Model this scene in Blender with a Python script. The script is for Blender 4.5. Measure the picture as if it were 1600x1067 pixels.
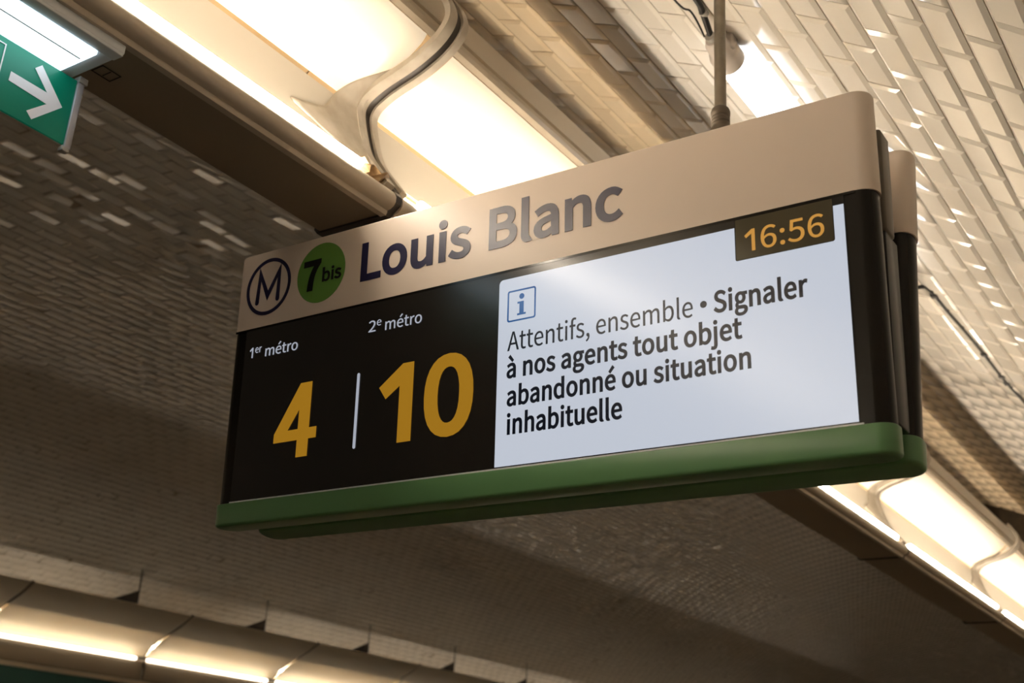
import bpy, math, random, json
import numpy as np
from mathutils import Matrix, Vector
random.seed(7); rng = np.random.default_rng(7)
PI = math.pi
for o in list(bpy.data.objects): bpy.data.objects.remove(o)
sc = bpy.context.scene
COL = sc.collection

# ------------------------------------------------------------------ camera
CZ = 1.75                                   # eye height above the platform
Fv = Vector((1350, -827, -1871)).normalized()          # tunnel direction seen in camera axes
Uv = Vector((0.05688541, 0.92768643, -0.36900127)).normalized()
Rv = Fv.cross(Uv).normalized()
cam = bpy.data.cameras.new('camera'); camo = bpy.data.objects.new('camera', cam); COL.objects.link(camo)
M = Matrix(((Rv.x, Rv.y, Rv.z), (Fv.x, Fv.y, Fv.z), (Uv.x, Uv.y, Uv.z)))
camo.matrix_world = Matrix.Translation((0, 0, CZ)) @ M.to_4x4()
cam.sensor_width = 36; cam.lens = 1871 / 1600 * 36; cam.clip_start = .02; cam.clip_end = 200
cam.dof.use_dof = True; cam.dof.focus_distance = 1.75; cam.dof.aperture_fstop = 7.0
sc.camera = camo
# ------------------------------------------------------------------ world, exposure
w = bpy.data.worlds.new('world'); sc.world = w; w.use_nodes = True
w.node_tree.nodes['Background'].inputs[0].default_value = (1.0, .86, .66, 1)
w.node_tree.nodes['Background'].inputs[1].default_value = .03
sc.view_settings.view_transform = 'Standard'; sc.view_settings.look = 'None'
sc.view_settings.exposure = 0.0; sc.view_settings.gamma = 1; sc.view_settings.use_curve_mapping = False
TUBE, TUBE_TRACK, TUBE_FAR, LAMP, EXITL = 70.0, 3.5, 6.0, 3.8, 3.2
COVER_UP, COVER_LO, COVER_BACK, INNER, INNER_FAR = .40, .05, .0, 46.0, 80.0
WARM = (1, .87, .70)

# ------------------------------------------------------------------ materials
def mat(name, col, rough=.5, metal=0., emit=None, es=0., spec=.5, coat=0., bump=None, noise=None, trans=None):
    m = bpy.data.materials.new(name); m.use_nodes = True
    nt = m.node_tree; N = nt.nodes; L = nt.links; b = N['Principled BSDF']
    b.inputs['Base Color'].default_value = (*col, 1); b.inputs['Roughness'].default_value = rough
    b.inputs['Metallic'].default_value = metal; b.inputs['Specular IOR Level'].default_value = spec
    b.inputs['Coat Weight'].default_value = coat; b.inputs['Coat Roughness'].default_value = .05
    if emit: b.inputs['Emission Color'].default_value = (*emit, 1); b.inputs['Emission Strength'].default_value = es
    tc = N.new('ShaderNodeTexCoord')
    if noise:                                # noise = (scale, amount, second colour)
        n = N.new('ShaderNodeTexNoise'); n.inputs['Scale'].default_value = noise[0]; n.inputs['Detail'].default_value = 5
        g = N.new('ShaderNodeNewGeometry'); L.new(g.outputs['Position'], n.inputs['Vector'])
        r = N.new('ShaderNodeValToRGB'); r.color_ramp.elements[0].position = .5 - noise[1]; r.color_ramp.elements[1].position = .5 + noise[1]
        r.color_ramp.elements[0].color = (*noise[2], 1); r.color_ramp.elements[1].color = (*col, 1)
        L.new(n.outputs['Fac'], r.inputs['Fac']); L.new(r.outputs['Color'], b.inputs['Base Color'])
    if bump:
        n = N.new('ShaderNodeTexNoise'); n.inputs['Scale'].default_value = bump[0]; n.inputs['Detail'].default_value = 3
        L.new(tc.outputs['Object'], n.inputs['Vector'])
        bp = N.new('ShaderNodeBump'); bp.inputs['Strength'].default_value = bump[1]; bp.inputs['Distance'].default_value = .002
        L.new(n.outputs['Fac'], bp.inputs['Height']); L.new(bp.outputs['Normal'], b.inputs['Normal'])
    if trans:
        t = N.new('ShaderNodeBsdfTranslucent'); t.inputs['Color'].default_value = (*trans[0], 1)
        mx = N.new('ShaderNodeMixShader'); mx.inputs['Fac'].default_value = trans[1]
        L.new(b.outputs[0], mx.inputs[1]); L.new(t.outputs[0], mx.inputs[2]); L.new(mx.outputs[0], N['Material Output'].inputs['Surface'])
    return m
m_tile = mat('glazed_tile', (.76, .72, .655), .09, bump=(60, .10), noise=(3.0, .3, (.68, .63, .55)))
m_grout = mat('grout', (.38, .31, .22), .8, noise=(9, .25, (.25, .195, .135)))
m_cover_up = mat('opal_upper_added_glow', (.80, .74, .62), .35, emit=(1, .84, .60), es=COVER_UP)  # own glow added to brighten the cover beyond the tube's light
m_cover_lo = mat('opal_lower_added_glow', (.40, .36, .30), .35, emit=(1, .80, .54), es=COVER_LO)  # slight glow added here too, on top of the tube's light
m_cover_back = mat('opal_back', (.80, .70, .54), .5, emit=(1, .70, .38), es=COVER_BACK)
m_paint = mat('painted_beige_metal', (.58, .505, .40), .32, noise=(4, .3, (.44, .37, .28)))
m_trough = mat('painted_brown_metal', (.30, .245, .175), .5, noise=(3, .3, (.27, .215, .15)))
m_rib = mat('grey_rib_metal', (.46, .41, .34), .6, .15, noise=(30, .2, (.36, .31, .24)))
m_dark = mat('dark_gap', (.045, .035, .025), .5, noise=(40, .25, (.02, .015, .012)))
m_tube = mat('lit_tube', (.8, .8, .8), .4, emit=WARM, es=TUBE)
# (the lamps' own strengths are set at the top)
m_tube2 = mat('lit_tube_track_side', (.8, .8, .8), .4, emit=WARM, es=TUBE_TRACK)
m_tube4 = mat('lit_tube_far_wall_side', (.8, .8, .8), .4, emit=WARM, es=TUBE * .22)
m_tube3 = mat('lit_tube_far', (.8, .8, .8), .4, emit=WARM, es=TUBE_FAR)
m_inner = mat('added_inner_tube', (.8, .8, .8), .4, emit=(1, .74, .45), es=INNER)  # inner tubes are added sources for the leaking light
m_inner2 = mat('added_inner_tube_far', (.8, .8, .8), .4, emit=(1, .87, .68), es=INNER_FAR)
m_wingopal = mat('opal_track_reflector', (.70, .62, .48), .35, trans=((1, .97, .90), .35))  # translucent so the added inner tube glows through the far reflector
m_hdr = mat('cream_header', (.74, .63, .545), .38, spec=.4)
m_black = mat('black_gloss_frame', (.008, .007, .006), .12, spec=.3)
m_blackr = mat('black_satin_edge', (.010, .008, .006), .25, spec=.22)
m_green = mat('green_bar', (.12, .27, .115), .28)
m_scr_off = mat('dark_screen_glass', (.011, .009, .007), .16, emit=(1, .8, .6), es=.0035, spec=.35)
m_white = mat('lit_white_screen', (.04, .04, .04), .20, emit=(.60, .65, .75), es=.84, spec=.35)
m_amber = mat('amber_digits', (.05, .04, .01), .1, emit=(.45, .215, .014), es=.70)
m_amber2 = mat('amber_clock_digits', (.05, .04, .01), .1, emit=(.62, .30, .06), es=.85)
m_clock = mat('clock_field', (.05, .04, .02), .12, emit=(1, .85, .5), es=.012)
m_ltext = mat('pale_screen_text', (.05, .05, .05), .1, emit=(.45, .48, .56), es=.8)
m_dtext = mat('navy_screen_text', (.006, .011, .032), .25, spec=.3)
m_blue = mat('blue_screen_icon', (.01, .03, .09), .12, emit=(.01, .10, .36), es=.55)
m_navy = mat('navy_vinyl', (.014, .012, .055), .30)
m_lgreen = mat('green_vinyl_disc', (.13, .30, .06), .25, coat=.2)
m_ink = mat('black_vinyl', (.012, .014, .014), .25)
m_pipe = mat('galvanised_pipe', (.30, .27, .225), .38, .75, noise=(40, .2, (.22, .19, .15)))
m_cast = mat('cast_coupling', (.15, .125, .10), .45, .6)
m_core = mat('brown_core_metal', (.105, .085, .06), .35, .3)
m_cable = mat('black_cable', (.012, .011, .010), .45)
m_clip = mat('grey_clip', (.35, .33, .30), .4)
m_lampcap = mat('grey_lamp_cap', (.55, .50, .46), .4)
m_lamp = mat('lit_cool_lamp', (.8, .8, .8), .4, emit=(.93, .96, 1.0), es=LAMP)
m_exl = mat('lit_cool_diffuser', (.8, .8, .8), .4, emit=(.72, .90, 1.0), es=EXITL)
m_exg = mat('green_exit_panel', (.0, .135, .080), .45, spec=.3, emit=(0, .30, .17), es=.14)
m_exw = mat('white_exit_arrow', (.62, .58, .58), .4, emit=(1, .92, .92), es=.12)
m_acr = mat('clear_edge_acrylic', (.42, .40, .42), .15, spec=.8)
m_exbox = mat('pale_grey_box', (.72, .76, .80), .35)
m_steel = mat('dark_bracket', (.05, .035, .022), .6, noise=(30, .25, (.02, .015, .01)))
m_tape = mat('brown_tape', (.33, .22, .11), .6, bump=(60, .6))
m_frame = mat('pale_poster_frame', (.66, .56, .42), .4)
m_poster = mat('teal_poster', (.05, .13, .115), .4, noise=(.9, .12, (.025, .075, .07)))
m_floor = mat('platform_asphalt', (.22, .20, .18), .6, bump=(80, .4))
m_ballast = mat('track_bed', (.03, .027, .022), .9, bump=(30, .8))
m_end = mat('dark_tunnel_end', (.06, .05, .04), .8)

# ------------------------------------------------------------------ helpers
def link(name, me, m=None, parent=None, label=None):
    o = bpy.data.objects.new(name, me); COL.objects.link(o)
    if m and not me.materials: me.materials.append(m)
    if parent: o.parent = parent
    if label: o['label'] = label
    return o
def tag(o, label, cat, group=None):
    o['label'] = label; o['category'] = cat
    if group: o['group'] = group
    return o
def empty(name, loc, label, cat, group=None, rot=(0, 0, 0)):
    o = bpy.data.objects.new(name, None); COL.objects.link(o); o.location = loc; o.rotation_euler = rot; o.empty_display_size = .1
    return tag(o, label, cat, group)
def mesh(name, V, F, smooth=False):
    me = bpy.data.meshes.new(name); me.from_pydata([tuple(v) for v in V], [], F); me.update()
    if smooth: me.shade_smooth() if hasattr(me, 'shade_smooth') else None
    return me
def prism_y(poly, y0, y1, caps=True):
    """closed (x,z) outline swept along y; outline counter-clockwise seen from -y"""
    n = len(poly); V = [(x, y0, z) for x, z in poly] + [(x, y1, z) for x, z in poly]
    F = [(i, (i + 1) % n, n + (i + 1) % n, n + i) for i in range(n)]
    if caps: F += [tuple(range(n))[::-1], tuple(range(n, 2 * n))]
    return V, F
def fixn(me):
    import bmesh
    b = bmesh.new(); b.from_mesh(me); bmesh.ops.recalc_face_normals(b, faces=b.faces); b.to_mesh(me); b.free(); return me
def offset_line(pts, t):
    """thicken an open (x,z) polyline by t to its left side -> closed outline"""
    out = []
    for i, p in enumerate(pts):
        a = pts[max(i - 1, 0)]; b = pts[min(i + 1, len(pts) - 1)]
        dx, dz = b[0] - a[0], b[1] - a[1]; l = math.hypot(dx, dz)
        out.append((p[0] - dz / l * t, p[1] + dx / l * t))
    return list(pts) + out[::-1]
def smooth_line(pts, n=6):
    out = []
    P = [pts[0]] + list(pts) + [pts[-1]]
    for i in range(1, len(P) - 2):
        for k in range(n):
            t = k / n; q = []
            for c in (0, 1):
                p0, p1, p2, p3 = P[i - 1][c], P[i][c], P[i + 1][c], P[i + 2][c]
                q.append(.5 * (2 * p1 + (p2 - p0) * t + (2 * p0 - 5 * p1 + 4 * p2 - p3) * t * t + (3 * p1 - p0 - 3 * p2 + p3) * t ** 3))
            out.append(tuple(q))
    out.append(pts[-1]); return out
def sheet(name, pts, th, y0, y1, m, parent, label=None, flip=1):
    V, F = prism_y([(x * flip, z) for x, z in offset_line(pts, th)], y0, y1)
    me = fixn(mesh(name, V, F)); o = link(name, me, m, parent, label); autosmooth(me); return o
def autosmooth(me, ang=35):
    me.shade_smooth()
    try: me.set_sharp_from_angle(angle=math.radians(ang))
    except Exception: pass
def solid(name, poly, y0, y1, m, parent, label=None, flip=1):
    V, F = prism_y([(x * flip, z) for x, z in poly], y0, y1)
    me = fixn(mesh(name, V, F)); autosmooth(me); return link(name, me, m, parent, label)
def tube_mesh(name, pts, r, seg=10, caps=True):
    V = []; F = []; pts = [Vector(p) for p in pts]; n = len(pts)
    rr = r if isinstance(r, (list, tuple)) else [r] * n
    for i, p in enumerate(pts):
        d = (pts[min(i + 1, n - 1)] - pts[max(i - 1, 0)])
        if d.length < 1e-9: d = Vector((0, 0, 1))
        d.normalize(); a = d.orthogonal().normalized() if i == 0 else (pa - d * pa.dot(d)).normalized(); pa = a; b = d.cross(a)
        for k in range(seg):
            t = 2 * PI * k / seg; V.append(p + (a * math.cos(t) + b * math.sin(t)) * rr[i])
    for i in range(n - 1):
        for k in range(seg):
            k2 = (k + 1) % seg; F.append((i * seg + k, i * seg + k2, (i + 1) * seg + k2, (i + 1) * seg + k))
    if caps: F += [tuple(range(seg))[::-1], tuple(range((n - 1) * seg, n * seg))]
    me = fixn(mesh(name, V, F)); autosmooth(me, 50); return me
def box_mesh(name, x0, x1, y0, y1, z0, z1, bev=0.):
    import bmesh
    b = bmesh.new(); bmesh.ops.create_cube(b, size=1)
    for v in b.verts: v.co = Vector(((x0 + x1) / 2 + v.co.x * (x1 - x0), (y0 + y1) / 2 + v.co.y * (y1 - y0), (z0 + z1) / 2 + v.co.z * (z1 - z0)))
    if bev: bmesh.ops.bevel(b, geom=list(b.edges), offset=bev, segments=2, affect='EDGES', profile=.5)
    me = bpy.data.meshes.new(name); b.to_mesh(me); b.free()
    if bev: autosmooth(me, 50)
    return me

# ------------------------------------------------------------------ the vault (ellipse) and its tiles
XC, EA, EB, EZ = -4.685, 5.2, 2.5, CZ - .12
def ell(t): return XC + EA * math.cos(t), EZ + EB * math.sin(t)
Y0, Y1 = -9.0, 26.0
N = 160; T0, T1 = -.62, PI + .62
prof = [ell(T0 + (T1 - T0) * i / N) for i in range(N + 1)]
OUT = [(XC + (x - XC) * 1.05, EZ + (z - EZ) * 1.05 + .0) for x, z in prof]
V, F = prism_y(prof + OUT[::-1], Y0, Y1)
vault = link('ceiling', fixn(mesh('ceiling', V, F)), m_grout); vault['kind'] = 'structure'; autosmooth(vault.data)
vault['label'] = 'low elliptical station vault clad in bevelled cream tiles'
# arc-length table
ts = np.linspace(.05, PI - .05, 6000); xs = XC + EA * np.cos(ts); zs = EZ + EB * np.sin(ts)
sl = np.concatenate([[0], np.cumsum(np.hypot(np.diff(xs), np.diff(zs)))])
PW, PL = .0757, .1514
angs = np.degrees(np.arctan2(zs - CZ, xs)); sref = float(np.interp(103.4, angs, sl))
def tile_geo():
    a, b, h, e = .0744, .0366, .0060, .010                # half length (y), half width (x), height, bevel
    top = [(-b + e, -a + e, h), (b - e, -a + e, h), (b - e, a - e, h), (-b + e, a - e, h)]
    bot = [(-b, -a, .0015), (b, -a, .0015), (b, a, .0015), (-b, a, .0015)]
    low = [(-b, -a, -.004), (b, -a, -.004), (b, a, -.004), (-b, a, -.004)]
    V = top + bot + low
    F = [(0, 1, 2, 3)] + [(4 + i, 4 + (i + 1) % 4, (i + 1) % 4, i) for i in range(4)] + [(8 + i, 8 + (i + 1) % 4, 4 + (i + 1) % 4, 4 + i) for i in range(4)]
    return V, F
TV, TF = tile_geo()
tile_me = mesh('tile', TV, TF); tile_me.materials.append(m_tile)
rows_lo = int(-(sref - .45) / PW); cand = []
smax = float(np.interp(176, angs, sl))
rows = [k for k in range(-60, 200) if .25 < sref + k * PW < smax]
TVa = np.array(TV)
def frame_at(s, y, ta, tb, dz):
    t = float(np.interp(s, sl, ts)); x, z = ell(t)
    tx, tz = -EA * math.sin(t), EB * math.cos(t); l = math.hypot(tx, tz); tx /= l; tz /= l      # along the arc
    ex = Vector((tx, 0, tz)); ez = Vector((tz, 0, -tx))
    if ez.z > 0: ez = -ez                                    # inward normal points down
    ez = (ez + ex * ta + Vector((0, 1, 0)) * tb).normalized(); ey = (Vector((0, 1, 0)) - ez * ez.y).normalized(); ex = ey.cross(ez)
    return Vector((x, y, z)) + ez * dz, ex, ey, ez
Rn, Fn, Un = np.array(Rv), np.array(Fv), np.array(Uv)
inst = []
for k in rows:
    s = sref + (k + .5) * PW
    off = (k % 2) * PL / 2 + .03
    for j in range(int(-1.5 / PL), int(25 / PL)):
        y = j * PL + off
        far = float(np.interp(s, sl, xs)) < -2.2; j1 = (4.2 if random.random() < .10 else 1.5) if far else .45
        ta, tb = random.gauss(0, .013) * j1, random.gauss(0, .011) * j1
        p, ex, ey, ez = frame_at(s, y, ta, tb, random.uniform(-.0006, .0006))
        inst.append((p, ex, ey, ez))
P = np.array([i[0] for i in inst]) - np.array([0, 0, CZ]); NZ = np.array([i[3] for i in inst])
c = P @ np.stack([Rn, Fn, Un]); dist = np.linalg.norm(P, axis=1)      # camera axes coordinates
px = 800 + 1871 * c[:, 0] / -c[:, 2]; py = 533 - 1871 * c[:, 1] / -c[:, 2]
ang = np.degrees(np.arctan2(P[:, 2], P[:, 0]))
size = np.abs((P * NZ).sum(1)) / dist ** 3
vis = (c[:, 2] < 0) & (px > -20) & (px < 1620) & (py > -20) & (py < 1087) & ((ang < 129.5) | (ang > 146))
ytop = np.interp(px, [360, 1340, 1440], [410, 140, 240]); ybot = np.interp(px, [335, 1450], [830, 715])
vis &= ~((px > 372) & (px < 1436) & (py > ytop + 12) & (py < ybot - 12))
size = np.where(vis, size, 0)
near_ids = set(np.argsort(-size)[:300].tolist())
VV = []; 
for i, (p, ex, ey, ez) in enumerate(inst):
    if i in near_ids:
        o = link('tile', tile_me, None, vault)
        o.matrix_local = Matrix(((ex.x, ey.x, ez.x, p.x), (ex.y, ey.y, ez.y, p.y), (ex.z, ey.z, ez.z, p.z), (0, 0, 0, 1)))
    else: VV.append(TVa @ np.array([ex, ey, ez]) + np.array(p))
nt = len(VV); VV = np.concatenate(VV); TFa = np.array(TF)
FF = (TFa[None] + (np.arange(nt) * len(TV))[:, None, None]).reshape(-1, 4)
me = bpy.data.meshes.new('glazed_tiles'); me.vertices.add(len(VV)); me.vertices.foreach_set('co', VV.ravel())
me.loops.add(FF.size); me.loops.foreach_set('vertex_index', FF.ravel().astype(np.int32))
me.polygons.add(len(FF)); me.polygons.foreach_set('loop_start', np.arange(0, FF.size, 4, dtype=np.int32))
me.update(calc_edges=True)
o = link('glazed_tiles', me, m_tile, vault); o['kind'] = 'stuff'

# floor: two platforms and the sunken track bed
def struct(name, me, m):
    o = link(name, me, m); o['kind'] = 'structure'; return o
xl, xr = XC - 5.0, XC + 5.0
fp = [(xr, 0), (XC + 3.0, 0), (XC + 3.0, -.95), (XC - 3.0, -.95), (XC - 3.0, 0), (xl, 0), (xl, -1.1), (xr, -1.1)]
V, F = prism_y(fp, Y0, Y1); struct('floor', fixn(mesh('floor', V, F)), m_floor)
struct('wall_back', box_mesh('wall_back', XC - 5.6, XC + 5.6, Y0 - .3, Y0, -1.2, 4.6), m_end)
struct('wall_front', box_mesh('wall_front', XC - 5.6, XC + 5.6, Y1, Y1 + .3, -1.2, 4.6), m_end)

# ------------------------------------------------------------------ luminaires
UL = 1.477
FX, FZ = -1.325, CZ + .955                                   # box centre, underside
lower = smooth_line([(.040, .099), (.022, .130), (.006, .165), (-.006, .205), (-.010, .232)], 4)
upper = smooth_line([(-.008, .241), (.008, .264), (.038, .284), (.088, .308), (.124, .334), (.137, .352)], 5)
rail = [(0.137, 0.354), (0.146, 0.361), (0.146, 0.373), (0.134, 0.390), (0.126, 0.405), (0.130, 0.409), (0.124, 0.427), (0.117, 0.457), (0.108, 0.483), (0.100, 0.485), (0.102, 0.460), (0.110, 0.410), (0.124, 0.365)]
boxp = [(-.075, .010), (-.068, .001), (.074, .001), (.080, .008), (.094, .020), (.096, .030), (.090, .040), (.066, .044), (-.066, .044), (-.075, .038)]
wing = smooth_line([(-.070, .082), (-.088, .105), (-.120, .140), (-.187, .182), (-.321, .254), (-.468, .325), (-.565, .386)], 4)
armline = smooth_line([(.083, .046), (.060, .075), (.040, .100), (.020, .130), (.006, .165), (-.006, .205), (-.010, .232), (-.004, .250), (.010, .264), (.045, .281), (.105, .300), (.150, .322), (.176, .345), (.186, .370), (.176, .400), (.160, .425), (.150, .440)], 4)
def arclen(pts):
    s = [0]
    for a, b in zip(pts, pts[1:]): s.append(s[-1] + math.hypot(b[0] - a[0], b[1] - a[1]))
    return s
def make_unit(flip, tm_wall, tm_track):
    """one luminaire; local origin at box centre underside, start joint at y = 0"""
    r = bpy.data.objects.new('station_luminaire', None); COL.objects.link(r); r.empty_display_size = .1
    e = .016
    solid('trough', boxp, .002, UL - e, m_trough, r, flip=flip)
    solid('trim_rail', [(.073, -.0045), (.085, -.0045), (.0875, .001), (.0870, .004), (.094, .0055), (.101, .010), (.1045, .017), (.1045, .026), (.1005, .034), (.096, .0385), (.090, .0390), (.097, .030), (.098, .020), (.090, .0105), (.082, .0075), (.0815, .000), (.073, -.0005)], .002, UL - e, m_paint, r, 'pale beige metal trim rail', flip=flip)
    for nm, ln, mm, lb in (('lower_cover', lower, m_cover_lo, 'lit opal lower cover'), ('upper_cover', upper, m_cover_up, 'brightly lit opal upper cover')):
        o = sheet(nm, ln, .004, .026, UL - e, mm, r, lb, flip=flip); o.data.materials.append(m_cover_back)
        k = len(ln)                                # the back of the opal sheet is given no glow
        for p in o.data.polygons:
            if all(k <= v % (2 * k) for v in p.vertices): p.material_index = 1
    solid('top_rail', rail, 0, UL, m_paint, r, 'beige profiled top rail', flip=flip)
    sheet('track_reflector', wing, .005, e, UL - e, m_paint if flip == 1 else m_wingopal, r, flip=flip)
    sheet('added_light_baffle', [(.096, .483), (.03, .480), (-.045, .476)], .003, .01, UL - .01, m_trough, r, flip=flip)  # added unseen plate, throws the dark band on the vault
    sheet('added_light_lid', [(-.300, .246), (-.215, .345), (-.115, .435)] + ([(-.045, .476)] if flip == -1 else []), .003, .002, UL - .002, m_trough, r, flip=flip)  # added unseen lid, keeps inner tube light off the central vault
    link('tube', tube_mesh('tube', [(-flip * .072, .06, .165), (-flip * .072, UL - .12, .165)], .0105, 10), m_inner if flip == 1 else m_inner2, r, 'added unseen glow tube between the reflectors')  # added lamp, warms the near vault and backlights the far reflector
    y0, y1 = .065, UL - .10
    link('tube', tube_mesh('tube', [(flip * .090, y0, .053), (flip * .090, y1, .053)], .0085, 10), tm_wall, r, 'glowing strip tube facing the wall')
    link('tube', tube_mesh('tube', [(-flip * .082, .02, .055), (-flip * .082, UL - .10, .055)], .0105 if flip == 1 else .0135, 10), tm_track, r, 'glowing strip tube facing the track')
    # end cap : a curved fillet that narrows upwards
    line = smooth_line([(.074, .060), (.060, .076), (.040, .097)], 3)[:-1] + lower + upper[:14]
    S = arclen(line); tot = S[-1]; V = []; F = []; nn = 8
    def width(u): return float(np.interp(u, [0, .10, .20, .34, .48, .60, .68, .80, .92, 1], [.045, .05, .085, .20, .10, .075, .062, .040, .018, .006]))
    for i, p in enumerate(line):
        a = line[max(i - 1, 0)]; b = line[min(i + 1, len(line) - 1)]; dx, dz = b[0] - a[0], b[1] - a[1]; l = math.hypot(dx, dz)
        nx, nz = dz / l, -dx / l                              # towards the inside of the C
        wd = width(S[i] / tot)
        for k in range(nn + 1):
            q = k / nn; lift = .0015 + .010 * q ** 2
            V.append((flip * (p[0] + nx * lift), UL - .016 - wd * (1 - q), p[1] + nz * lift))
    for i in range(len(line) - 1):
        for k in range(nn): a = i * (nn + 1) + k; F.append((a, a + 1, a + nn + 2, a + nn + 1))
    me = mesh('end_cap', V, F); o = link('end_cap', me, m_rib, r, 'grey flared end cap'); autosmooth(me, 60)
    md = o.modifiers.new('thick', 'SOLIDIFY'); md.thickness = .002; md.offset = 0
    # joint ribs, the dark gap between them and the collar round the box
    for (ya, yb, th, m_, nm) in ((UL - .030, UL - .008, .012, m_rib, 'joint_rib'), (.010, .026, .012, m_rib, 'joint_rib'), (UL - .0085, UL, .006, m_dark, 'joint_gap'), (0, .0105, .006, m_dark, 'joint_gap')):
        sheet(nm, armline, -th, ya, yb, m_, r, flip=flip)
    col = [(x * 1.10, z - .001 if z > .02 else z - .004) for x, z in boxp]
    solid('joint_collar', col, UL - .016, UL - .0005, m_dark, r, 'dark joint collar', flip=flip)
    solid('wing_joint', offset_line(wing, -.010), UL - .016, UL - .0005, m_dark, r, flip=flip)
    # hanger up to the vault
    hx = .118
    hx = .10
    if flip == -1:
        V, F = prism_y([(0, 0), (1, 0), (1, 1)], 0, 1)
        V = [(flip * (hx + .006 * (k // 3)), UL - .33 + .30 * (k % 3 > 0), .482 + .13 * (k % 3 > 1)) for k in range(6)]
        link('hanger_gusset', fixn(mesh('hanger_gusset', V, F)), m_steel, r)
        link('hanger_rod', tube_mesh('hanger_rod', [(flip * hx, UL - .03, .47), (flip * hx, UL - .03, zc(FX + hx) - FZ + .01)], .006, 8), m_steel, r)
        solid('side_skirt', [(-.0765, .020), (-.0765, -.100), (-.070, -.108), (-.055, -.108), (-.055, .0)], .012, UL - .012, m_trough, r, 'beige side skirt below the strip', flip=flip)
    V, F = prism_y([(flip * x, z) for x, z in [(hx - .03, .47), (hx, .47), (hx - .16, .66), (.045, zc(FX + .045) - FZ), (-.10, zc(FX - .10) - FZ), (-.28, zc(FX - .28) - FZ), (-.12, .72)]], UL - .05, UL - .035)
    if flip == 1: link('hanger', fixn(mesh('hanger', V, F)), m_steel, r, 'dark steel hanger plate')
    link('wire_sleeve', tube_mesh('wire_sleeve', [(flip * .02, .1, .40), (flip * .03, UL / 2, .39), (flip * .02, UL - .06, .41)], .008, 6), m_dark, r)
    return r
def zc(x): return EZ + EB * math.sqrt(max(0, 1 - ((x - XC) / EA) ** 2))
HANG = zc(FX + .10) - FZ - .02
m_spent = mat('spent_tube', (.5, .48, .44), .4)
m_refl = mat('pale_track_reflector', (.62, .54, .42), .3)
def clone(root, skip=None):
    c = root.copy(); COL.objects.link(c)
    for ch in root.children:
        if skip and ch.name.startswith(skip): continue
        d = ch.copy(); COL.objects.link(d); d.parent = c
    return c
near0 = make_unit(1, m_tube, m_tube2)
YN = 1.398
near_lab = {
 -1: 'beige station luminaire at top left, above the green exit sign, its glowing strip uppermost',
 0: 'beige station luminaire passing behind the cream sign header left of the steel pole',
 1: 'beige station luminaire hidden mostly behind the sign, next beyond the swan-neck joint',
 2: 'beige station luminaire emerging from under the sign at lower right',
 3: 'beige station luminaire at the right edge of the photo, beyond the lower right joint'}
units_at = {}
for i in range(-5, 14):
    o = near0 if i == -5 else clone(near0, None if i % 2 else 'hanger')
    o.location = (FX, YN + i * UL, FZ); units_at[i] = o
    lab = near_lab.get(i)
    if i == -1: tag(o, 'beige station luminaire at top left directly above the green exit sign', 'light fixture', 'luminaires over the near platform')
    elif i in (0, 1, 2, 3): tag(o, near_lab[i], 'light fixture', 'luminaires over the near platform')
    elif i < -1: tag(o, 'beige station luminaire behind the viewer, outside the photo', 'light fixture', 'luminaires behind the viewer')
    else: tag(o, 'beige station luminaire far down the near platform, outside the photo', 'light fixture', 'luminaires far down the platform')
far0 = make_unit(-1, m_tube4, m_tube3)
FXF = 2 * XC - FX; YF = 6.586
far_lab = {-2: 'far luminaire unit cut off by the bottom left corner, left of the first dark seam',
 -1: 'far luminaire unit at bottom left between the first two dark seams, above the teal poster',
 0: 'second complete far luminaire unit from the left along the bottom edge',
 1: 'third complete far luminaire unit from the left along the bottom edge',
 2: 'fourth far luminaire unit, only its top showing at the bottom edge'}
for i in range(-7, 12):
    o = far0 if i == -7 else clone(far0)
    o.location = (FXF, YF + i * UL, FZ)
    if i == 0:                                 # this unit's wall-side tube is spent
        for ch in o.children:
            if ch.name.startswith('tube') and ch.data.materials[0] == m_tube4:
                ch.data = ch.data.copy(); ch.data.materials[0] = m_spent; ch['label'] = 'unlit strip tube facing the wall'
    if i in far_lab: tag(o, far_lab[i], 'light fixture', 'luminaires over the far platform')
    else: tag(o, 'far platform luminaire outside the frame of the photo', 'light fixture', 'luminaires over the far platform out of frame')

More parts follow.
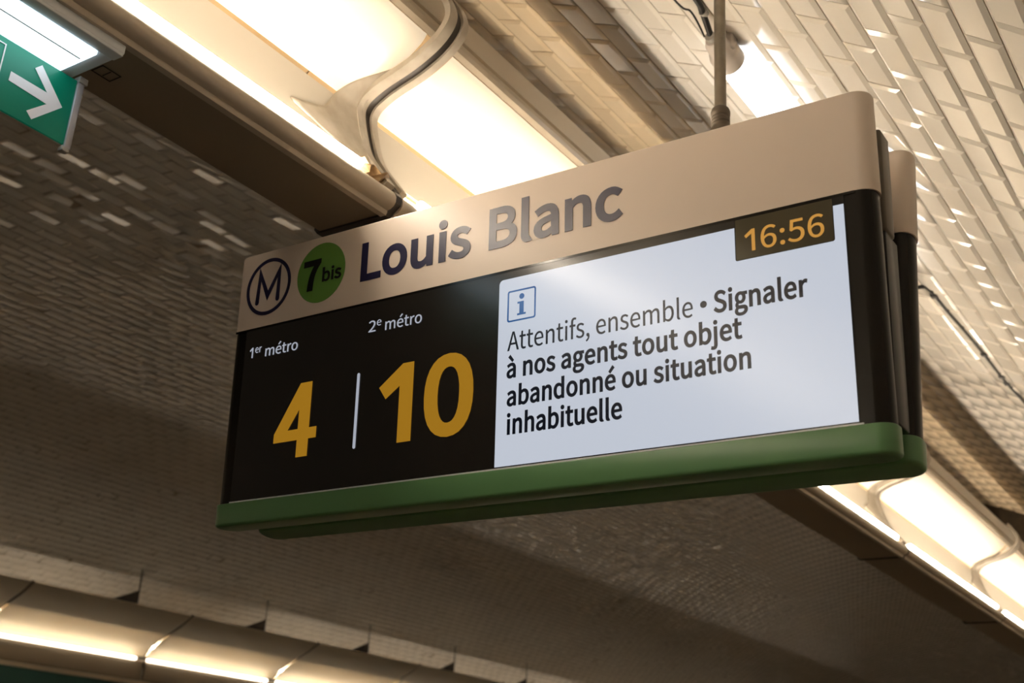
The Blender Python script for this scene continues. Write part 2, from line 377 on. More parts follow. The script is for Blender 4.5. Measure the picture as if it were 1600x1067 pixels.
# ------------------------------------------------------------------ the display sign
SXL, SXR = -1.466, -.372; SC = (SXL + SXR) / 2; SW = (SXR - SXL) / 2
DEP = .045
sign = empty('platform_display_sign', (SC, 1.36, CZ + .90), 'double-sided platform display sign with cream header and green bottom bar, hung from steel pole', 'sign')
def rrect(x0, x1, y0, y1, r, n=6):
    P = []
    for cx, cy, a in ((x1 - r, y0 + r, -90), (x1 - r, y1 - r, 0), (x0 + r, y1 - r, 90), (x0 + r, y0 + r, 180)):
        for k in range(n + 1):
            t = math.radians(a + 90 * k / n); P.append((cx + r * math.cos(t), cy + r * math.sin(t)))
    return P
def slab(name, x0, x1, y0, y1, z0, z1, r, m, parent, edge=.0, lab=None):
    """vertical slab with rounded upright corners; edge = rounding of top and bottom rims (z0 side if <0)"""
    import bmesh
    P = rrect(x0, x1, y0, y1, r); n = len(P); cx, cy = (x0 + x1) / 2, (y0 + y1) / 2
    lv = []
    eb, et = edge if isinstance(edge, tuple) else (edge, edge)
    def ring(ins, z):
        return [(x - ins * ((x > cx) - (x < cx)) , y - ins * ((y > cy) - (y < cy)), z) for x, y in P]
    if eb:
        for k in range(4): a = PI / 2 * k / 4; lv.append(ring(eb * (1 - math.sin(a)), z0 + eb * (1 - math.cos(a))))
    lv.append(ring(0, z0 + eb)); lv.append(ring(0, z1 - et))
    if et:
        for k in range(1, 5): a = PI / 2 * k / 4; lv.append(ring(et * (1 - math.cos(a)), z1 - et + et * math.sin(a)))
    V = [v for l_ in lv for v in l_]; F = []
    for i in range(len(lv) - 1):
        for k in range(n): k2 = (k + 1) % n; F.append((i * n + k, i * n + k2, (i + 1) * n + k2, (i + 1) * n + k))
    F += [tuple(range(n))[::-1], tuple(range((len(lv) - 1) * n, len(lv) * n))]
    me = fixn(mesh(name, V, F)); autosmooth(me, 30)
    return link(name, me, m, parent, lab)
def place(o, base, ax, flip=False):
    o.matrix_world = Matrix.Translation(base) @ (Matrix.Rotation(PI, 4, 'Z') if flip else Matrix.Identity(4)) @ Matrix.Rotation(ax, 4, 'X')
    return o
front_mw = Matrix.Translation((0, 1.30, CZ + .403)) @ Matrix.Rotation(math.radians(3.45), 4, 'X')
rear_mw = Matrix.Translation((0, 1.437, CZ + .412)) @ Matrix.Rotation(PI, 4, 'Z') @ Matrix.Rotation(math.radians(7.6), 4, 'X')
sign_inv = Matrix.Translation((-SC, -1.36, -CZ - .90))
def seat(o, mw, rear=False):
    o.matrix_parent_inverse = Matrix.Identity(4); o.matrix_local = sign_inv @ mw; return o
for rear in (False, True):
    mw = rear_mw if rear else front_mw
    x0, x1 = (SXL, SXR) if not rear else (-SXR, -SXL)
    tone = 'rear' if rear else 'front'
    hd = seat(slab('header_panel', x0, x1, 0, DEP, .3300, .4662, .020, m_hdr, sign, (0, .003), 'cream %s header panel' % tone), mw)
    bz = seat(slab('screen_housing', x0 + .002, x1 - .002, .0005, DEP - .001, .0365, .3300, .0195, m_blackr, sign, 0, 'glossy black %s screen housing' % tone), mw)
    gb = seat(slab('bottom_bar', x0 - .0005, x1 + .0005, -.0035, DEP + .002, 0, .0365, .020, m_green, sign, (.005, .0012), 'green %s bottom bar' % tone), mw)
    if not rear: HD, BZ, GB = hd, bz, gb
    else:
        sg = link('screen', box_mesh('screen', -SXR + .05, -SXL - .04, -.0008, .001, .0395, .3275), m_scr_off, bz)
def sub(o, parent): o.parent = parent; o.matrix_parent_inverse = Matrix.Identity(4); return o
# mounting core between the two faces
cm = box_mesh('mounting_core', SXL + .03, SXR - .004, 1.335, 1.371, CZ + .70, CZ + .845, .004)
lc = link('lower_filler', box_mesh('lower_filler', SXL + .03, SXR - .006, 1.336, 1.385, CZ + .45, CZ + .70, .002), m_blackr, sign); lc.matrix_local = sign_inv
co = link('mounting_core', cm, m_core, sign, 'dark brown metal core between the two faces'); co.matrix_local = sign_inv
px_, py_ = -.618, 1.385
pm = tube_mesh('suspension_pole', [(px_, py_, CZ + .80), (px_, py_, zc(px_) + .03)], .0087, 20)
po = link('suspension_pole', pm, m_pipe, sign, 'galvanised steel suspension pole'); po.matrix_local = sign_inv
cz0 = CZ + .932
rr = []; pp = []
for k, (dz, r_) in enumerate([(-.075, .0165), (-.004, .0165), (.004, .0160), (.010, .0138), (.0125, .0128), (.014, .0136), (.0165, .0136), (.018, .0128), (.0195, .0136), (.022, .0136), (.0235, .0128), (.025, .0136), (.0275, .0136), (.029, .0128), (.031, .0140), (.037, .0142), (.042, .0125), (.045, .0095)]):
    pp.append((px_, py_, cz0 + dz)); rr.append(r_)
cpl = link('coupling', tube_mesh('coupling', pp, rr, 20), m_cast, po, 'dark ribbed coupling')
cl = link('ceiling_flange', tube_mesh('ceiling_flange', [(px_, py_, zc(px_) - .02), (px_, py_, zc(px_) - .008), (px_, py_, zc(px_) + .02)], [.014, .035, .035], 20), m_pipe, po)

# --- flat print and lit areas on the front face (x = world x, z = height along the face)
GL = json.loads(r'''{" ":[306,[]],",":[379,[[102,-259,152,-234,196,-203,232,-166,262,-125,283,-79,297,-28,302,26,299,63,292,95,281,122,265,143,246,159,223,169,196,172,175,170,156,164,138,155,123,142,112,126,105,107,102,85,105,63,112,43,123,27,137,14,154,5,173,-1,194,-3,209,-1,205,-35,196,-67,181,-97,161,-123,136,-147,106,-168,72,-186]]],"0":[757,[[379,-18,456,-7,524,24,581,77,628,152,662,247,683,365,690,503,683,641,662,757,628,851,581,924,524,976,456,1007,379,1018,302,1007,234,976,177,924,130,851,96,757,75,641,68,503,75,365,96,247,130,152,177,77,234,24,302,-7],[379,83,333,91,292,115,257,156,228,215,206,292,193,388,188,503,193,618,206,714,228,790,257,848,292,888,333,912,379,920,425,912,467,888,502,848,531,790,552,714,566,618,570,503,566,388,552,292,531,215,502,156,467,115,425,91]]],"1":[640,[[463,0,463,1000,350,1000,40,745,105,640,337,815,337,0]]],"2":[757,[[60,0,689,0,689,108,412,108,390,107,367,107,343,105,319,104,295,102,271,100,248,98,344,192,429,285,501,375,560,464,604,551,632,638,641,724,634,797,615,860,583,914,539,958,485,991,422,1011,349,1018,297,1014,249,1004,205,988,164,966,126,939,90,908,55,872,127,801,152,828,178,853,206,875,236,892,267,905,300,914,334,917,384,912,425,898,459,875,485,845,504,808,515,766,518,719,509,643,482,564,437,479,372,389,288,291,184,187,60,74]]],"4":[760,[[455,0,571,0,571,250,700,250,700,325,571,325,571,1000,430,1000,40,325,40,250,455,250],[165,325,455,790,455,325]]],"5":[757,[[357,-18,428,-10,496,12,557,48,609,98,649,161,676,237,685,325,677,412,654,485,618,543,571,588,515,619,452,638,383,644,359,643,335,640,313,636,292,630,272,623,253,614,233,604,259,894,636,894,636,1000,150,1000,117,533,184,491,208,506,231,519,253,530,275,539,298,545,323,549,351,550,402,545,447,530,485,505,516,472,539,430,553,380,558,322,552,263,537,211,512,168,479,133,439,107,394,91,345,86,298,89,256,98,217,111,183,129,152,149,125,172,100,196,37,115,68,86,103,59,142,34,187,13,237,-3,294,-14]]],"6":[757,[[411,-18,476,-10,536,13,589,49,634,98,669,158,691,228,698,307,692,390,673,461,642,519,601,563,549,595,489,614,420,621,386,618,352,610,318,597,284,579,252,557,222,531,194,501,202,621,223,718,254,794,293,850,341,887,394,909,452,915,477,914,503,908,527,900,550,889,572,874,592,858,610,839,681,915,656,940,628,962,598,981,564,996,528,1008,489,1015,446,1018,365,1008,288,979,219,928,161,855,116,756,87,631,76,477,85,346,109,235,148,144,199,73,261,23,332,-8],[196,401,225,437,255,467,285,490,315,507,344,519,373,526,400,528,448,523,489,508,522,484,547,451,565,410,576,362,580,307,575,251,563,202,543,161,517,127,486,102,450,86,411,80,360,87,316,108,278,141,247,188,223,247,206,318]]],"7":[757,[[270,0,400,0,409,159,424,302,448,434,484,558,535,679,604,800,693,925,693,1000,67,1000,67,894,553,894,476,778,414,663,364,547,327,425,299,295,281,155]]],":":[379,[[190,532,210,534,229,541,246,552,260,566,270,584,277,604,280,628,277,650,270,671,260,689,246,703,229,714,210,721,190,723,169,721,150,714,133,703,119,689,109,671,102,650,100,628,102,604,109,584,119,566,133,552,150,541,169,534],[190,-18,210,-15,229,-9,246,2,260,16,270,33,277,54,280,76,277,100,270,120,260,138,246,152,229,163,210,170,190,172,169,170,150,163,133,152,119,138,109,120,102,100,100,76,102,54,109,33,119,16,133,2,150,-9,169,-15]]],"A":[829,[[5,0,132,0,229,306,595,306,690,0,824,0,484,1000,344,1000],[261,405,310,559,325,608,339,655,354,703,368,751,382,799,396,848,415,898,429,848,443,800,457,751,471,704,485,656,500,608,516,559,563,405]]],"B":[896,[[138,0,456,0,547,6,629,24,699,54,756,95,799,149,826,215,835,293,830,348,815,396,792,437,761,471,724,498,680,519,632,539,669,555,702,578,729,605,750,638,765,674,774,714,778,756,769,825,745,881,706,926,654,959,590,982,516,996,434,1000,138,1000],[263,576,263,900,417,900,480,898,533,889,576,874,610,852,634,823,649,785,653,739,649,698,636,662,613,632,579,608,535,590,480,579,412,576],[263,101,263,477,438,477,508,474,569,464,619,446,659,420,687,387,705,346,711,297,705,244,687,199,658,163,617,136,567,116,507,105,438,101]]],"L":[741,[[138,0,701,0,701,108,263,108,263,1000,138,1000]]],"M":[1108,[[138,0,251,0,251,554,251,593,249,635,247,678,245,723,241,767,238,809,240,849,321,621,510,101,595,101,783,621,869,849,866,809,863,767,860,723,857,678,855,635,853,593,853,554,853,0,970,0,970,1000,819,1000,628,465,618,436,608,406,599,376,589,346,579,316,569,286,553,256,542,286,532,316,522,346,512,376,502,406,491,436,480,465,289,1000,138,1000]]],"S":[813,[[415,-18,499,-10,573,11,636,44,686,88,724,141,747,200,754,266,749,325,734,375,710,418,678,454,640,484,596,511,548,533,407,595,373,609,340,625,308,644,281,666,260,692,245,724,240,763,245,799,257,830,278,857,306,878,340,894,381,904,427,907,466,905,502,899,536,889,569,875,599,858,628,838,655,814,720,895,688,925,653,951,613,974,570,992,525,1006,477,1015,427,1018,352,1011,285,992,227,962,179,922,143,873,120,816,112,753,118,695,136,645,163,603,196,568,234,539,275,516,315,497,458,434,498,416,533,398,565,378,590,356,610,328,622,295,626,255,622,216,608,181,585,151,554,126,516,108,469,97,416,93,372,96,329,104,286,118,246,137,208,159,173,186,141,217,65,130,104,93,147,61,194,34,245,12,298,-4,355,-14]]],"a":[768,[[296,-18,335,-15,372,-7,409,6,444,22,478,42,510,64,546,89,557,0,659,0,659,456,654,531,640,597,615,653,580,698,533,732,474,753,402,760,352,757,304,748,259,736,217,719,178,701,143,682,112,663,160,577,186,594,214,610,245,625,277,638,311,647,346,654,382,656,429,651,465,636,493,613,513,583,526,548,533,510,535,469,410,451,307,427,224,396,160,358,115,311,89,257,80,192,86,139,102,92,126,54,159,23,199,1,245,-13],[332,83,301,85,273,92,249,103,229,119,214,140,204,167,201,201,206,239,223,274,253,305,298,331,359,353,438,372,535,386,535,180,504,155,475,133,447,115,419,101,390,91,361,85]]],"b":[843,[[452,-18,523,-9,589,17,649,60,700,118,739,192,765,280,774,382,767,475,749,557,718,627,675,683,621,725,555,751,479,760,443,757,408,749,374,737,340,721,307,702,276,680,246,656,251,789,251,1086,126,1086,126,0,225,0,241,76,270,53,299,32,330,15,360,1,391,-9,422,-16],[431,87,409,89,385,92,360,99,333,110,306,124,279,141,251,164,251,554,281,580,310,603,338,621,366,636,394,646,421,653,447,655,503,648,548,629,584,599,611,558,630,507,640,448,644,381,639,307,623,243,599,188,566,145,527,113,482,94]]],"c":[696,[[417,-18,455,-16,492,-9,528,1,563,14,596,32,628,52,658,75,603,160,582,143,560,127,536,113,511,102,485,93,457,88,428,86,373,93,323,112,281,144,246,186,221,239,205,300,199,370,205,439,222,501,248,554,284,596,327,628,377,648,432,655,456,653,479,649,501,642,522,632,542,620,561,606,580,591,643,673,619,692,594,710,566,726,536,740,503,751,467,757,427,760,347,751,273,726,207,684,151,627,108,555,81,469,71,370,80,271,105,186,145,114,199,57,263,16,336,-9]]],"d":[843,[[391,-18,320,-9,254,17,194,60,143,118,104,192,78,280,69,382,76,475,94,557,125,627,168,683,222,725,288,751,364,760,400,757,435,749,469,737,503,721,536,702,567,680,597,656,592,789,592,1086,717,1086,717,0,618,0,602,76,573,53,544,32,513,15,483,1,452,-9,421,-16],[412,87,434,89,458,92,483,99,510,110,537,124,564,141,592,164,592,554,562,580,533,603,505,621,477,636,449,646,422,653,396,655,340,648,295,629,259,599,232,558,213,507,203,448,199,381,204,307,220,243,244,188,277,145,316,113,361,94]]],"e":[756,[[426,-18,467,-16,506,-10,543,-2,577,10,610,24,640,40,668,57,625,141,601,126,576,113,551,102,525,93,498,87,469,83,439,82,382,88,331,106,286,134,250,173,221,220,203,277,194,341,696,368,698,400,698,412,692,498,673,573,642,638,599,690,544,728,479,752,402,760,331,751,263,725,201,682,148,625,107,553,80,467,71,370,80,271,107,186,148,115,203,58,269,16,344,-9],[192,430,203,489,223,540,249,582,282,616,320,640,361,655,405,660,452,655,492,641,526,617,553,583,573,541,585,490,589,430]]],"f":[443,[[45,640,146,640,146,0,270,0,270,640,427,640,427,741,270,741,270,858,272,896,279,929,289,956,304,977,323,992,347,1001,375,1004,387,1004,398,1002,410,1000,422,997,434,994,447,989,458,984,486,1080,470,1086,454,1091,437,1095,419,1099,400,1101,381,1103,362,1104,303,1098,254,1082,215,1055,184,1019,163,974,150,920,146,859,146,741,45,734]]],"g":[769,[[375,-341,468,-334,550,-314,619,-284,675,-243,716,-196,742,-142,750,-85,745,-36,729,4,703,36,666,61,618,78,560,88,492,91,347,91,308,93,277,99,254,108,237,121,225,136,219,153,217,172,218,188,222,203,227,217,234,229,243,240,253,251,265,261,279,254,294,248,310,243,326,240,342,237,358,235,374,235,437,241,494,258,545,286,587,325,618,372,638,428,645,492,644,519,640,545,633,569,624,591,613,611,600,629,585,645,737,645,737,741,479,741,467,745,454,749,440,753,425,756,409,758,392,759,374,760,312,754,254,736,202,707,159,668,126,619,104,561,97,495,100,458,107,424,120,392,135,363,153,337,173,314,194,291,177,278,160,262,145,244,132,224,121,202,114,178,112,153,114,129,118,107,126,88,136,70,149,55,163,42,179,25,151,5,127,-16,107,-39,91,-64,79,-89,72,-116,70,-143,77,-194,99,-238,133,-274,179,-303,236,-324,302,-337],[374,319,338,323,306,335,277,355,252,381,233,413,221,452,217,495,221,539,233,577,252,609,276,635,305,653,338,665,374,668,410,665,444,653,473,635,498,609,516,577,528,539,532,495,528,452,516,413,497,381,472,355,443,335,410,323],[393,-255,339,-252,291,-243,252,-229,220,-210,198,-186,183,-158,179,-126,180,-107,184,-89,191,-70,202,-52,216,-34,233,-17,254,0,268,-3,282,-6,296,-8,311,-9,324,-10,337,-11,349,-11,477,-11,517,-12,550,-17,578,-26,599,-39,615,-56,624,-78,628,-105,622,-137,606,-168,580,-196,545,-220,502,-239,451,-251]]],"h":[828,[[126,0,251,0,251,538,281,567,310,593,337,614,365,630,392,641,422,648,453,651,492,647,524,636,549,617,569,589,583,553,591,508,593,453,593,0,718,0,718,469,713,545,700,609,677,663,646,705,604,735,553,754,491,760,449,757,410,747,374,733,339,713,306,690,275,664,246,636,251,789,251,1086,126,1086]]],"i":[375,[[126,0,251,0,251,741,126,741],[188,894,208,896,226,901,242,910,254,923,264,938,269,956,271,977,269,996,264,1014,254,1029,242,1041,226,1050,208,1055,188,1057,168,1055,151,1050,135,1041,123,1029,114,1014,108,996,106,977,108,956,114,938,123,923,135,910,151,901,168,896]]],"j":[375,[[48,-330,105,-324,152,-308,190,-281,217,-245,236,-199,247,-146,251,-85,251,741,127,741,127,-85,126,-121,122,-153,114,-180,102,-201,86,-217,64,-227,35,-231,24,-230,13,-229,3,-227,-8,-225,-18,-223,-35,-217,-60,-311,-48,-316,-35,-320,-20,-323,-5,-326,12,-328,29,-330],[188,894,208,896,226,901,241,910,254,923,263,938,269,956,271,977,269,996,263,1014,254,1029,241,1041,226,1050,208,1055,188,1057,168,1055,150,1050,135,1041,122,1029,113,1014,107,996,105,977,107,956,113,938,122,923,135,910,150,901,168,896]]],"l":[387,[[256,-18,270,-17,283,-17,294,-15,329,-7,264,95,258,102,254,112,252,124,251,139,251,1086,126,1086,126,147,128,105,135,69,148,38,166,14,190,-3,220,-14]]],"m":[1263,[[126,0,251,0,251,538,279,568,307,593,335,614,361,630,387,642,412,648,437,651,474,647,505,636,530,617,550,589,564,553,572,508,574,453,574,0,698,0,698,538,728,568,756,593,783,614,810,630,835,642,861,648,885,651,923,647,954,636,979,617,999,589,1012,553,1020,508,1023,453,1023,0,1147,0,1147,469,1143,545,1129,609,1107,663,1075,705,1034,735,984,754,924,760,885,756,849,746,813,730,779,709,745,683,711,652,678,618,663,653,644,684,621,711,593,732,559,747,519,757,473,760,436,757,400,747,366,732,333,713,302,689,272,662,240,633,228,741,126,741]]],"n":[832,[[126,0,251,0,251,538,281,567,310,593,337,614,365,630,392,641,422,648,453,651,492,647,524,636,549,617,569,589,583,553,591,508,593,453,593,0,718,0,718,469,713,545,700,609,677,663,646,705,604,735,553,754,491,760,449,757,410,747,373,732,338,713,305,689,273,662,240,633,228,741,126,741]]],"o":[827,[[413,-18,489,-9,561,16,624,57,678,114,720,186,746,271,756,370,746,469,720,555,678,627,624,684,561,726,489,751,413,760,337,751,266,726,202,684,149,627,107,555,80,469,71,370,80,271,107,186,149,114,202,57,266,16,337,-9],[413,86,361,93,315,112,275,144,243,186,219,239,204,300,199,370,204,439,219,501,243,554,275,596,315,628,361,648,413,655,466,648,512,628,552,596,584,554,609,501,624,439,629,370,624,300,609,239,584,186,552,144,512,112,466,93]]],"r":[529,[[126,0,251,0,251,476,274,525,299,565,325,596,353,620,382,636,410,645,437,648,449,648,470,646,489,642,499,639,509,636,532,744,522,748,512,752,501,755,491,757,479,759,466,760,453,760,418,756,385,746,352,729,322,706,293,677,267,644,240,606,228,741,126,741]]],"s":[638,[[319,-18,389,-12,449,5,498,31,537,65,565,106,582,152,588,202,581,256,562,301,533,337,497,365,455,389,409,409,363,427,328,440,295,454,265,469,240,485,220,505,208,528,203,555,206,580,214,602,228,622,247,639,273,652,304,660,341,663,368,661,394,656,419,649,442,639,465,627,487,613,509,598,569,675,543,695,515,712,484,728,451,741,415,751,378,758,340,760,274,754,218,739,171,714,134,682,107,643,90,598,85,550,91,500,109,459,137,424,172,396,212,373,256,353,300,336,335,322,369,308,401,291,428,272,450,251,464,225,469,195,466,168,458,144,443,123,422,105,395,91,362,82,323,79,287,81,252,87,220,97,190,111,160,127,132,146,104,168,44,85,75,60,110,39,148,20,189,4,231,-8,275,-15]]],"t":[514,[[357,-18,377,-17,398,-15,418,-11,438,-7,458,-2,477,4,495,10,471,104,460,99,448,95,436,91,423,88,410,85,398,84,386,83,353,86,326,96,305,111,290,131,279,158,273,189,271,225,271,640,473,640,473,741,271,741,271,950,168,950,154,741,37,734,37,640,147,640,147,229,151,169,162,115,181,70,209,33,247,5,296,-12]]],"u":[828,[[342,-18,384,-15,423,-5,459,10,493,30,525,54,556,83,591,116,600,0,704,0,704,741,580,741,580,216,550,181,522,152,495,129,468,112,440,100,411,92,379,90,341,94,309,105,283,124,264,151,251,187,243,232,240,286,240,741,115,741,115,271,119,196,132,131,155,78,187,36,229,6,280,-12]]],"à":[768,[[296,-18,335,-15,372,-7,409,6,444,22,478,42,510,64,546,89,557,0,659,0,659,456,654,531,640,597,615,653,580,698,533,732,474,753,402,760,352,757,304,748,259,736,217,719,178,701,143,682,112,663,160,577,186,594,214,610,245,625,277,638,311,647,346,654,382,656,429,651,465,636,493,613,513,583,526,548,533,510,535,469,410,451,307,427,224,396,160,358,115,311,89,257,80,192,86,139,102,92,126,54,159,23,199,1,245,-13],[332,83,301,85,273,92,249,103,229,119,214,140,204,167,201,201,206,239,223,274,253,305,298,331,359,353,438,372,535,386,535,180,504,155,475,133,447,115,419,101,390,91,361,85],[430,873,494,936,277,1190,191,1108]]],"é":[756,[[426,-18,467,-16,506,-10,543,-2,577,10,610,24,640,40,668,57,625,141,601,126,576,113,551,102,525,93,498,87,469,83,439,82,382,88,331,106,286,134,250,173,221,220,203,277,194,341,696,368,698,400,698,412,692,498,673,573,642,638,599,690,544,728,479,752,402,760,331,751,263,725,201,682,148,625,107,553,80,467,71,370,80,271,107,186,148,115,203,58,269,16,344,-9],[192,430,203,489,223,540,249,582,282,616,320,640,361,655,405,660,452,655,492,641,526,617,553,583,573,541,585,490,589,430],[381,873,618,1108,532,1190,317,936]]],"•":[1364,[[682,663,649,659,618,648,591,631,569,609,552,582,541,552,538,518,541,485,552,455,569,428,591,405,618,388,649,378,682,374,715,378,746,388,773,405,795,428,812,455,823,485,827,518,823,552,812,582,795,609,773,631,746,648,715,659]]]}''')
def poly_curve(name, loops, off=0., ext=.0002):
    cu = bpy.data.curves.new(name, 'CURVE'); cu.dimensions = '2D'; cu.fill_mode = 'BOTH'; cu.offset = off; cu.extrude = ext
    for L_ in loops:
        sp = cu.splines.new('POLY'); sp.points.add(len(L_) - 1); sp.use_cyclic_u = True
        for i, (x, z) in enumerate(L_): sp.points[i].co = (x, z, 0, 1)
    o = bpy.data.objects.new(name, cu); COL.objects.link(o)
    dg = bpy.context.evaluated_depsgraph_get(); me = bpy.data.meshes.new_from_object(o.evaluated_get(dg))
    bpy.data.objects.remove(o); bpy.data.curves.remove(cu); me.name = name; return me
def face_mesh(me, y):
    for v in me.vertices: v.co = Vector((v.co.x, y - v.co.z, v.co.y))
    me.update(); return me
def area2(l_): return sum(l_[i - 1][0] * l_[i][1] - l_[i][0] * l_[i - 1][1] for i in range(len(l_)))
def inside(p, l_):
    c_ = False
    for i in range(len(l_)):
        (x1, y1), (x2, y2) = l_[i - 1], l_[i]
        if (y1 > p[1]) != (y2 > p[1]) and p[0] < (x2 - x1) * (p[1] - y1) / (y2 - y1) + x1: c_ = not c_
    return c_
def orient(loops):
    out = []
    for l_ in loops:
        hole = sum(inside(l_[0], q) for q in loops if q is not l_) % 2
        out.append(l_ if (area2(l_) > 0) != bool(hole) else l_[::-1])
    return out
def text(name, s, x0, x1, base, cap, m, parent, bold=0., y=-.0006, label=None, kern=0):
    """s fitted between x0 and x1, baseline at base, capital height cap"""
    pen = 0; loops = []
    for ch in s:
        adv, LL = GL[ch]
        for l_ in LL: loops.append([(pen + l_[i], l_[i + 1]) for i in range(0, len(l_), 2)])
        pen += adv + kern
    mn = min(p[0] for l_ in loops for p in l_); mx = max(p[0] for l_ in loops for p in l_)
    sy = cap / 1000; b = bold * cap; sx = (x1 - x0 - 2 * b) / (mx - mn)
    loops = orient(loops)
    loops = [[(x0 + b + (p[0] - mn) * sx, base + b * .55 + p[1] * (cap - 1.1 * b) / 1000) for p in l_] for l_ in loops]
    me = face_mesh(poly_curve(name, loops, b), y); me.materials.append(m)
    return link(name, me, None, parent, label)
def shape(name, loops, m, parent, y=-.0005, label=None, ext=.0002, off=0.):
    me = face_mesh(poly_curve(name, loops, off, ext), y); me.materials.append(m); return link(name, me, None, parent, label)
def circ(cx, cz, r, n=48, rz=None): return [(cx + r * math.cos(2 * PI * k / n), cz + (rz or r) * math.sin(2 * PI * k / n)) for k in range(n)]
def stroke(pts, wd, n=8):
    """outline of a round-ended polyline stroke"""
    L_, R_ = [], []
    for i, p in enumerate(pts):
        a = pts[max(i - 1, 0)]; b = pts[min(i + 1, len(pts) - 1)]
        d1 = Vector((p[0] - a[0], p[1] - a[1])); d2 = Vector((b[0] - p[0], b[1] - p[1]))
        if d1.length < 1e-9: d1 = d2
        if d2.length < 1e-9: d2 = d1
        d1.normalize(); d2.normalize(); t = (d1 + d2).normalized(); nrm = Vector((-t.y, t.x)); k = min(1 / max(.25, abs(nrm.dot(Vector((-d1.y, d1.x))))), 3)
        L_.append((p[0] + nrm.x * wd / 2 * k, p[1] + nrm.y * wd / 2 * k)); R_.append((p[0] - nrm.x * wd / 2 * k, p[1] - nrm.y * wd / 2 * k))
    def cap_(p, q):
        a0 = math.atan2(p[1] - q[1], p[0] - q[0]); return [(q[0] + wd / 2 * math.cos(a0 - PI * j / n), q[1] + wd / 2 * math.sin(a0 - PI * j / n)) for j in range(1, n)]
    return L_ + cap_(L_[-1], pts[-1]) + R_[::-1] + cap_(R_[0], pts[0])
# header
shape('metro_ring', [circ(-1.3884, .4003, .0508), circ(-1.3884, .4003, .0444)], m_navy, HD, label='navy ring of the metro symbol')
shape('metro_letter', [stroke([(-1.4120, .3745), (-1.4090, .4255), (-1.3886, .3840), (-1.3652, .4255), (-1.3650, .3745)], .0082)], m_navy, HD, y=-.0006, label='navy letter M')
shape('line_disc', [circ(-1.2709, .4012, .0518)], m_lgreen, HD, y=-.0004, label='green line disc')
text('line_number', '7', -1.3090, -1.2713, .3737, .0515, m_ink, HD, .055, y=-.0011, label='black figure 7')
text('line_suffix', 'bis', -1.2668, -1.2262, .3842, .0225, m_ink, HD, .04, y=-.0011, label='black lettering bis')
text('station_lettering', 'Louis', -1.1855, -.9720, .3685, .0635, m_navy, HD, .040, label='navy lettering Louis')
text('station_lettering', 'Blanc', -.9390, -.7160, .3690, .0635, m_navy, HD, .040, label='navy lettering Blanc')
# screen glass, its lit page and texts
scr = link('screen', box_mesh('screen', -1.4285, -.4100, -.0010, .001, .0395, .3262), m_scr_off, BZ, 'dark display screen')
sub(scr, BZ)
Ys = -.0016
wr = .007
wl = [(-.9165, .0405), (-.4105, .0405), (-.4105, .3148), (-.4236, .3148)] + [(-.4236, .2715)] + [(-.4266 + .003 * math.cos(a), .2715 - .003 * math.sin(a)) for a in np.linspace(.2, PI / 2, 5)] + \
     [(-.5503 - .003 * math.sin(a), .2715 - .003 * math.cos(a)) for a in np.linspace(0, PI / 2, 5)] + [(-.5533, .3148)] + [(-.9165 + wr - wr * math.sin(a), .3148 - wr + wr * math.cos(a)) for a in np.linspace(0, PI / 2, 6)]
def onscr(o): o.parent = BZ; return o
onscr(shape('lit_page', [wl], m_white, BZ, y=Ys, label='lit white information page'))
shape('clock_field', [[(-.5520, .2695), (-.4246, .2695), (-.4246, .3250), (-.5520, .3250)]], m_clock, BZ, y=-.0013, label='dark clock field')
Yt = -.0021
text('clock_digits', '16:56', -.5400, -.4360, .2787, .0296, m_amber2, BZ, .008, y=Yt, label='amber clock digits 16:56')
text('wait_minutes', '4', -1.3425, -1.2530, .0984, .1160, m_amber, BZ, .040, y=Yt, label='large amber figure 4')
text('wait_minutes', '10', -1.1290, -.9565, .0980, .1170, m_amber, BZ, .040, y=Yt, label='large amber figure 10')
shape('divider_bar', [stroke([(-1.1735, .0990), (-1.1735, .2125)], .0052)], m_ltext, BZ, y=Yt, label='pale vertical divider bar')
text('caption', '1', -1.4155, -1.4080, .2770, .0178, m_ltext, BZ, .004, y=Yt); text('caption', 'er', -1.4030, -1.3890, .2845, .0125, m_ltext, BZ, .0, y=Yt)
text('caption', 'métro', -1.3795, -1.3075, .2752, .0178, m_ltext, BZ, .004, y=Yt, label='pale caption metro over the figure 4')
text('caption', '2', -1.1595, -1.1455, .2782, .0180, m_ltext, BZ, .004, y=Yt); text('caption', 'e', -1.1435, -1.1350, .2865, .0125, m_ltext, BZ, .0, y=Yt)
text('caption', 'métro', -1.1265, -1.0560, .2765, .0180, m_ltext, BZ, .004, y=Yt, label='pale caption metro over the figure 10')
def rr2(x0, x1, z0, z1, r): return rrect(x0, x1, z0, z1, r, 4)
shape('information_icon', [rr2(-.9015, -.8538, .2480, .2952, .0035), rr2(-.8992, -.8561, .2503, .2929, .0020)], m_blue, BZ, y=Yt, label='blue square information icon')
ix = -.8775
shape('information_icon', [circ(ix, .2842, .0042, 20), [(ix - .0070, .2765), (ix + .0036, .2765), (ix + .0036, .2590), (ix + .0072, .2590), (ix + .0072, .2563), (ix - .0072, .2563), (ix - .0072, .2590), (ix - .0036, .2590), (ix - .0036, .2738), (ix - .0070, .2738)]], m_blue, BZ, y=Yt, label='blue letter i')
text('message_line', 'Attentifs, ensemble', -.8998, -.6140, .2052, .0278, m_dtext, BZ, .004, y=Yt, label='dark thin message text')
shape('message_line', [circ(-.5990, .2190, .0047, 20)], m_dtext, BZ, y=Yt)
text('message_line', 'Signaler', -.5850, -.4610, .2045, .0288, m_dtext, BZ, .034, kern=22, y=Yt, label='dark bold message text')
text('message_line', 'à nos agents tout objet', -.9000, -.5480, .1652, .0280, m_dtext, BZ, .034, kern=22, y=Yt, label='dark bold message text')
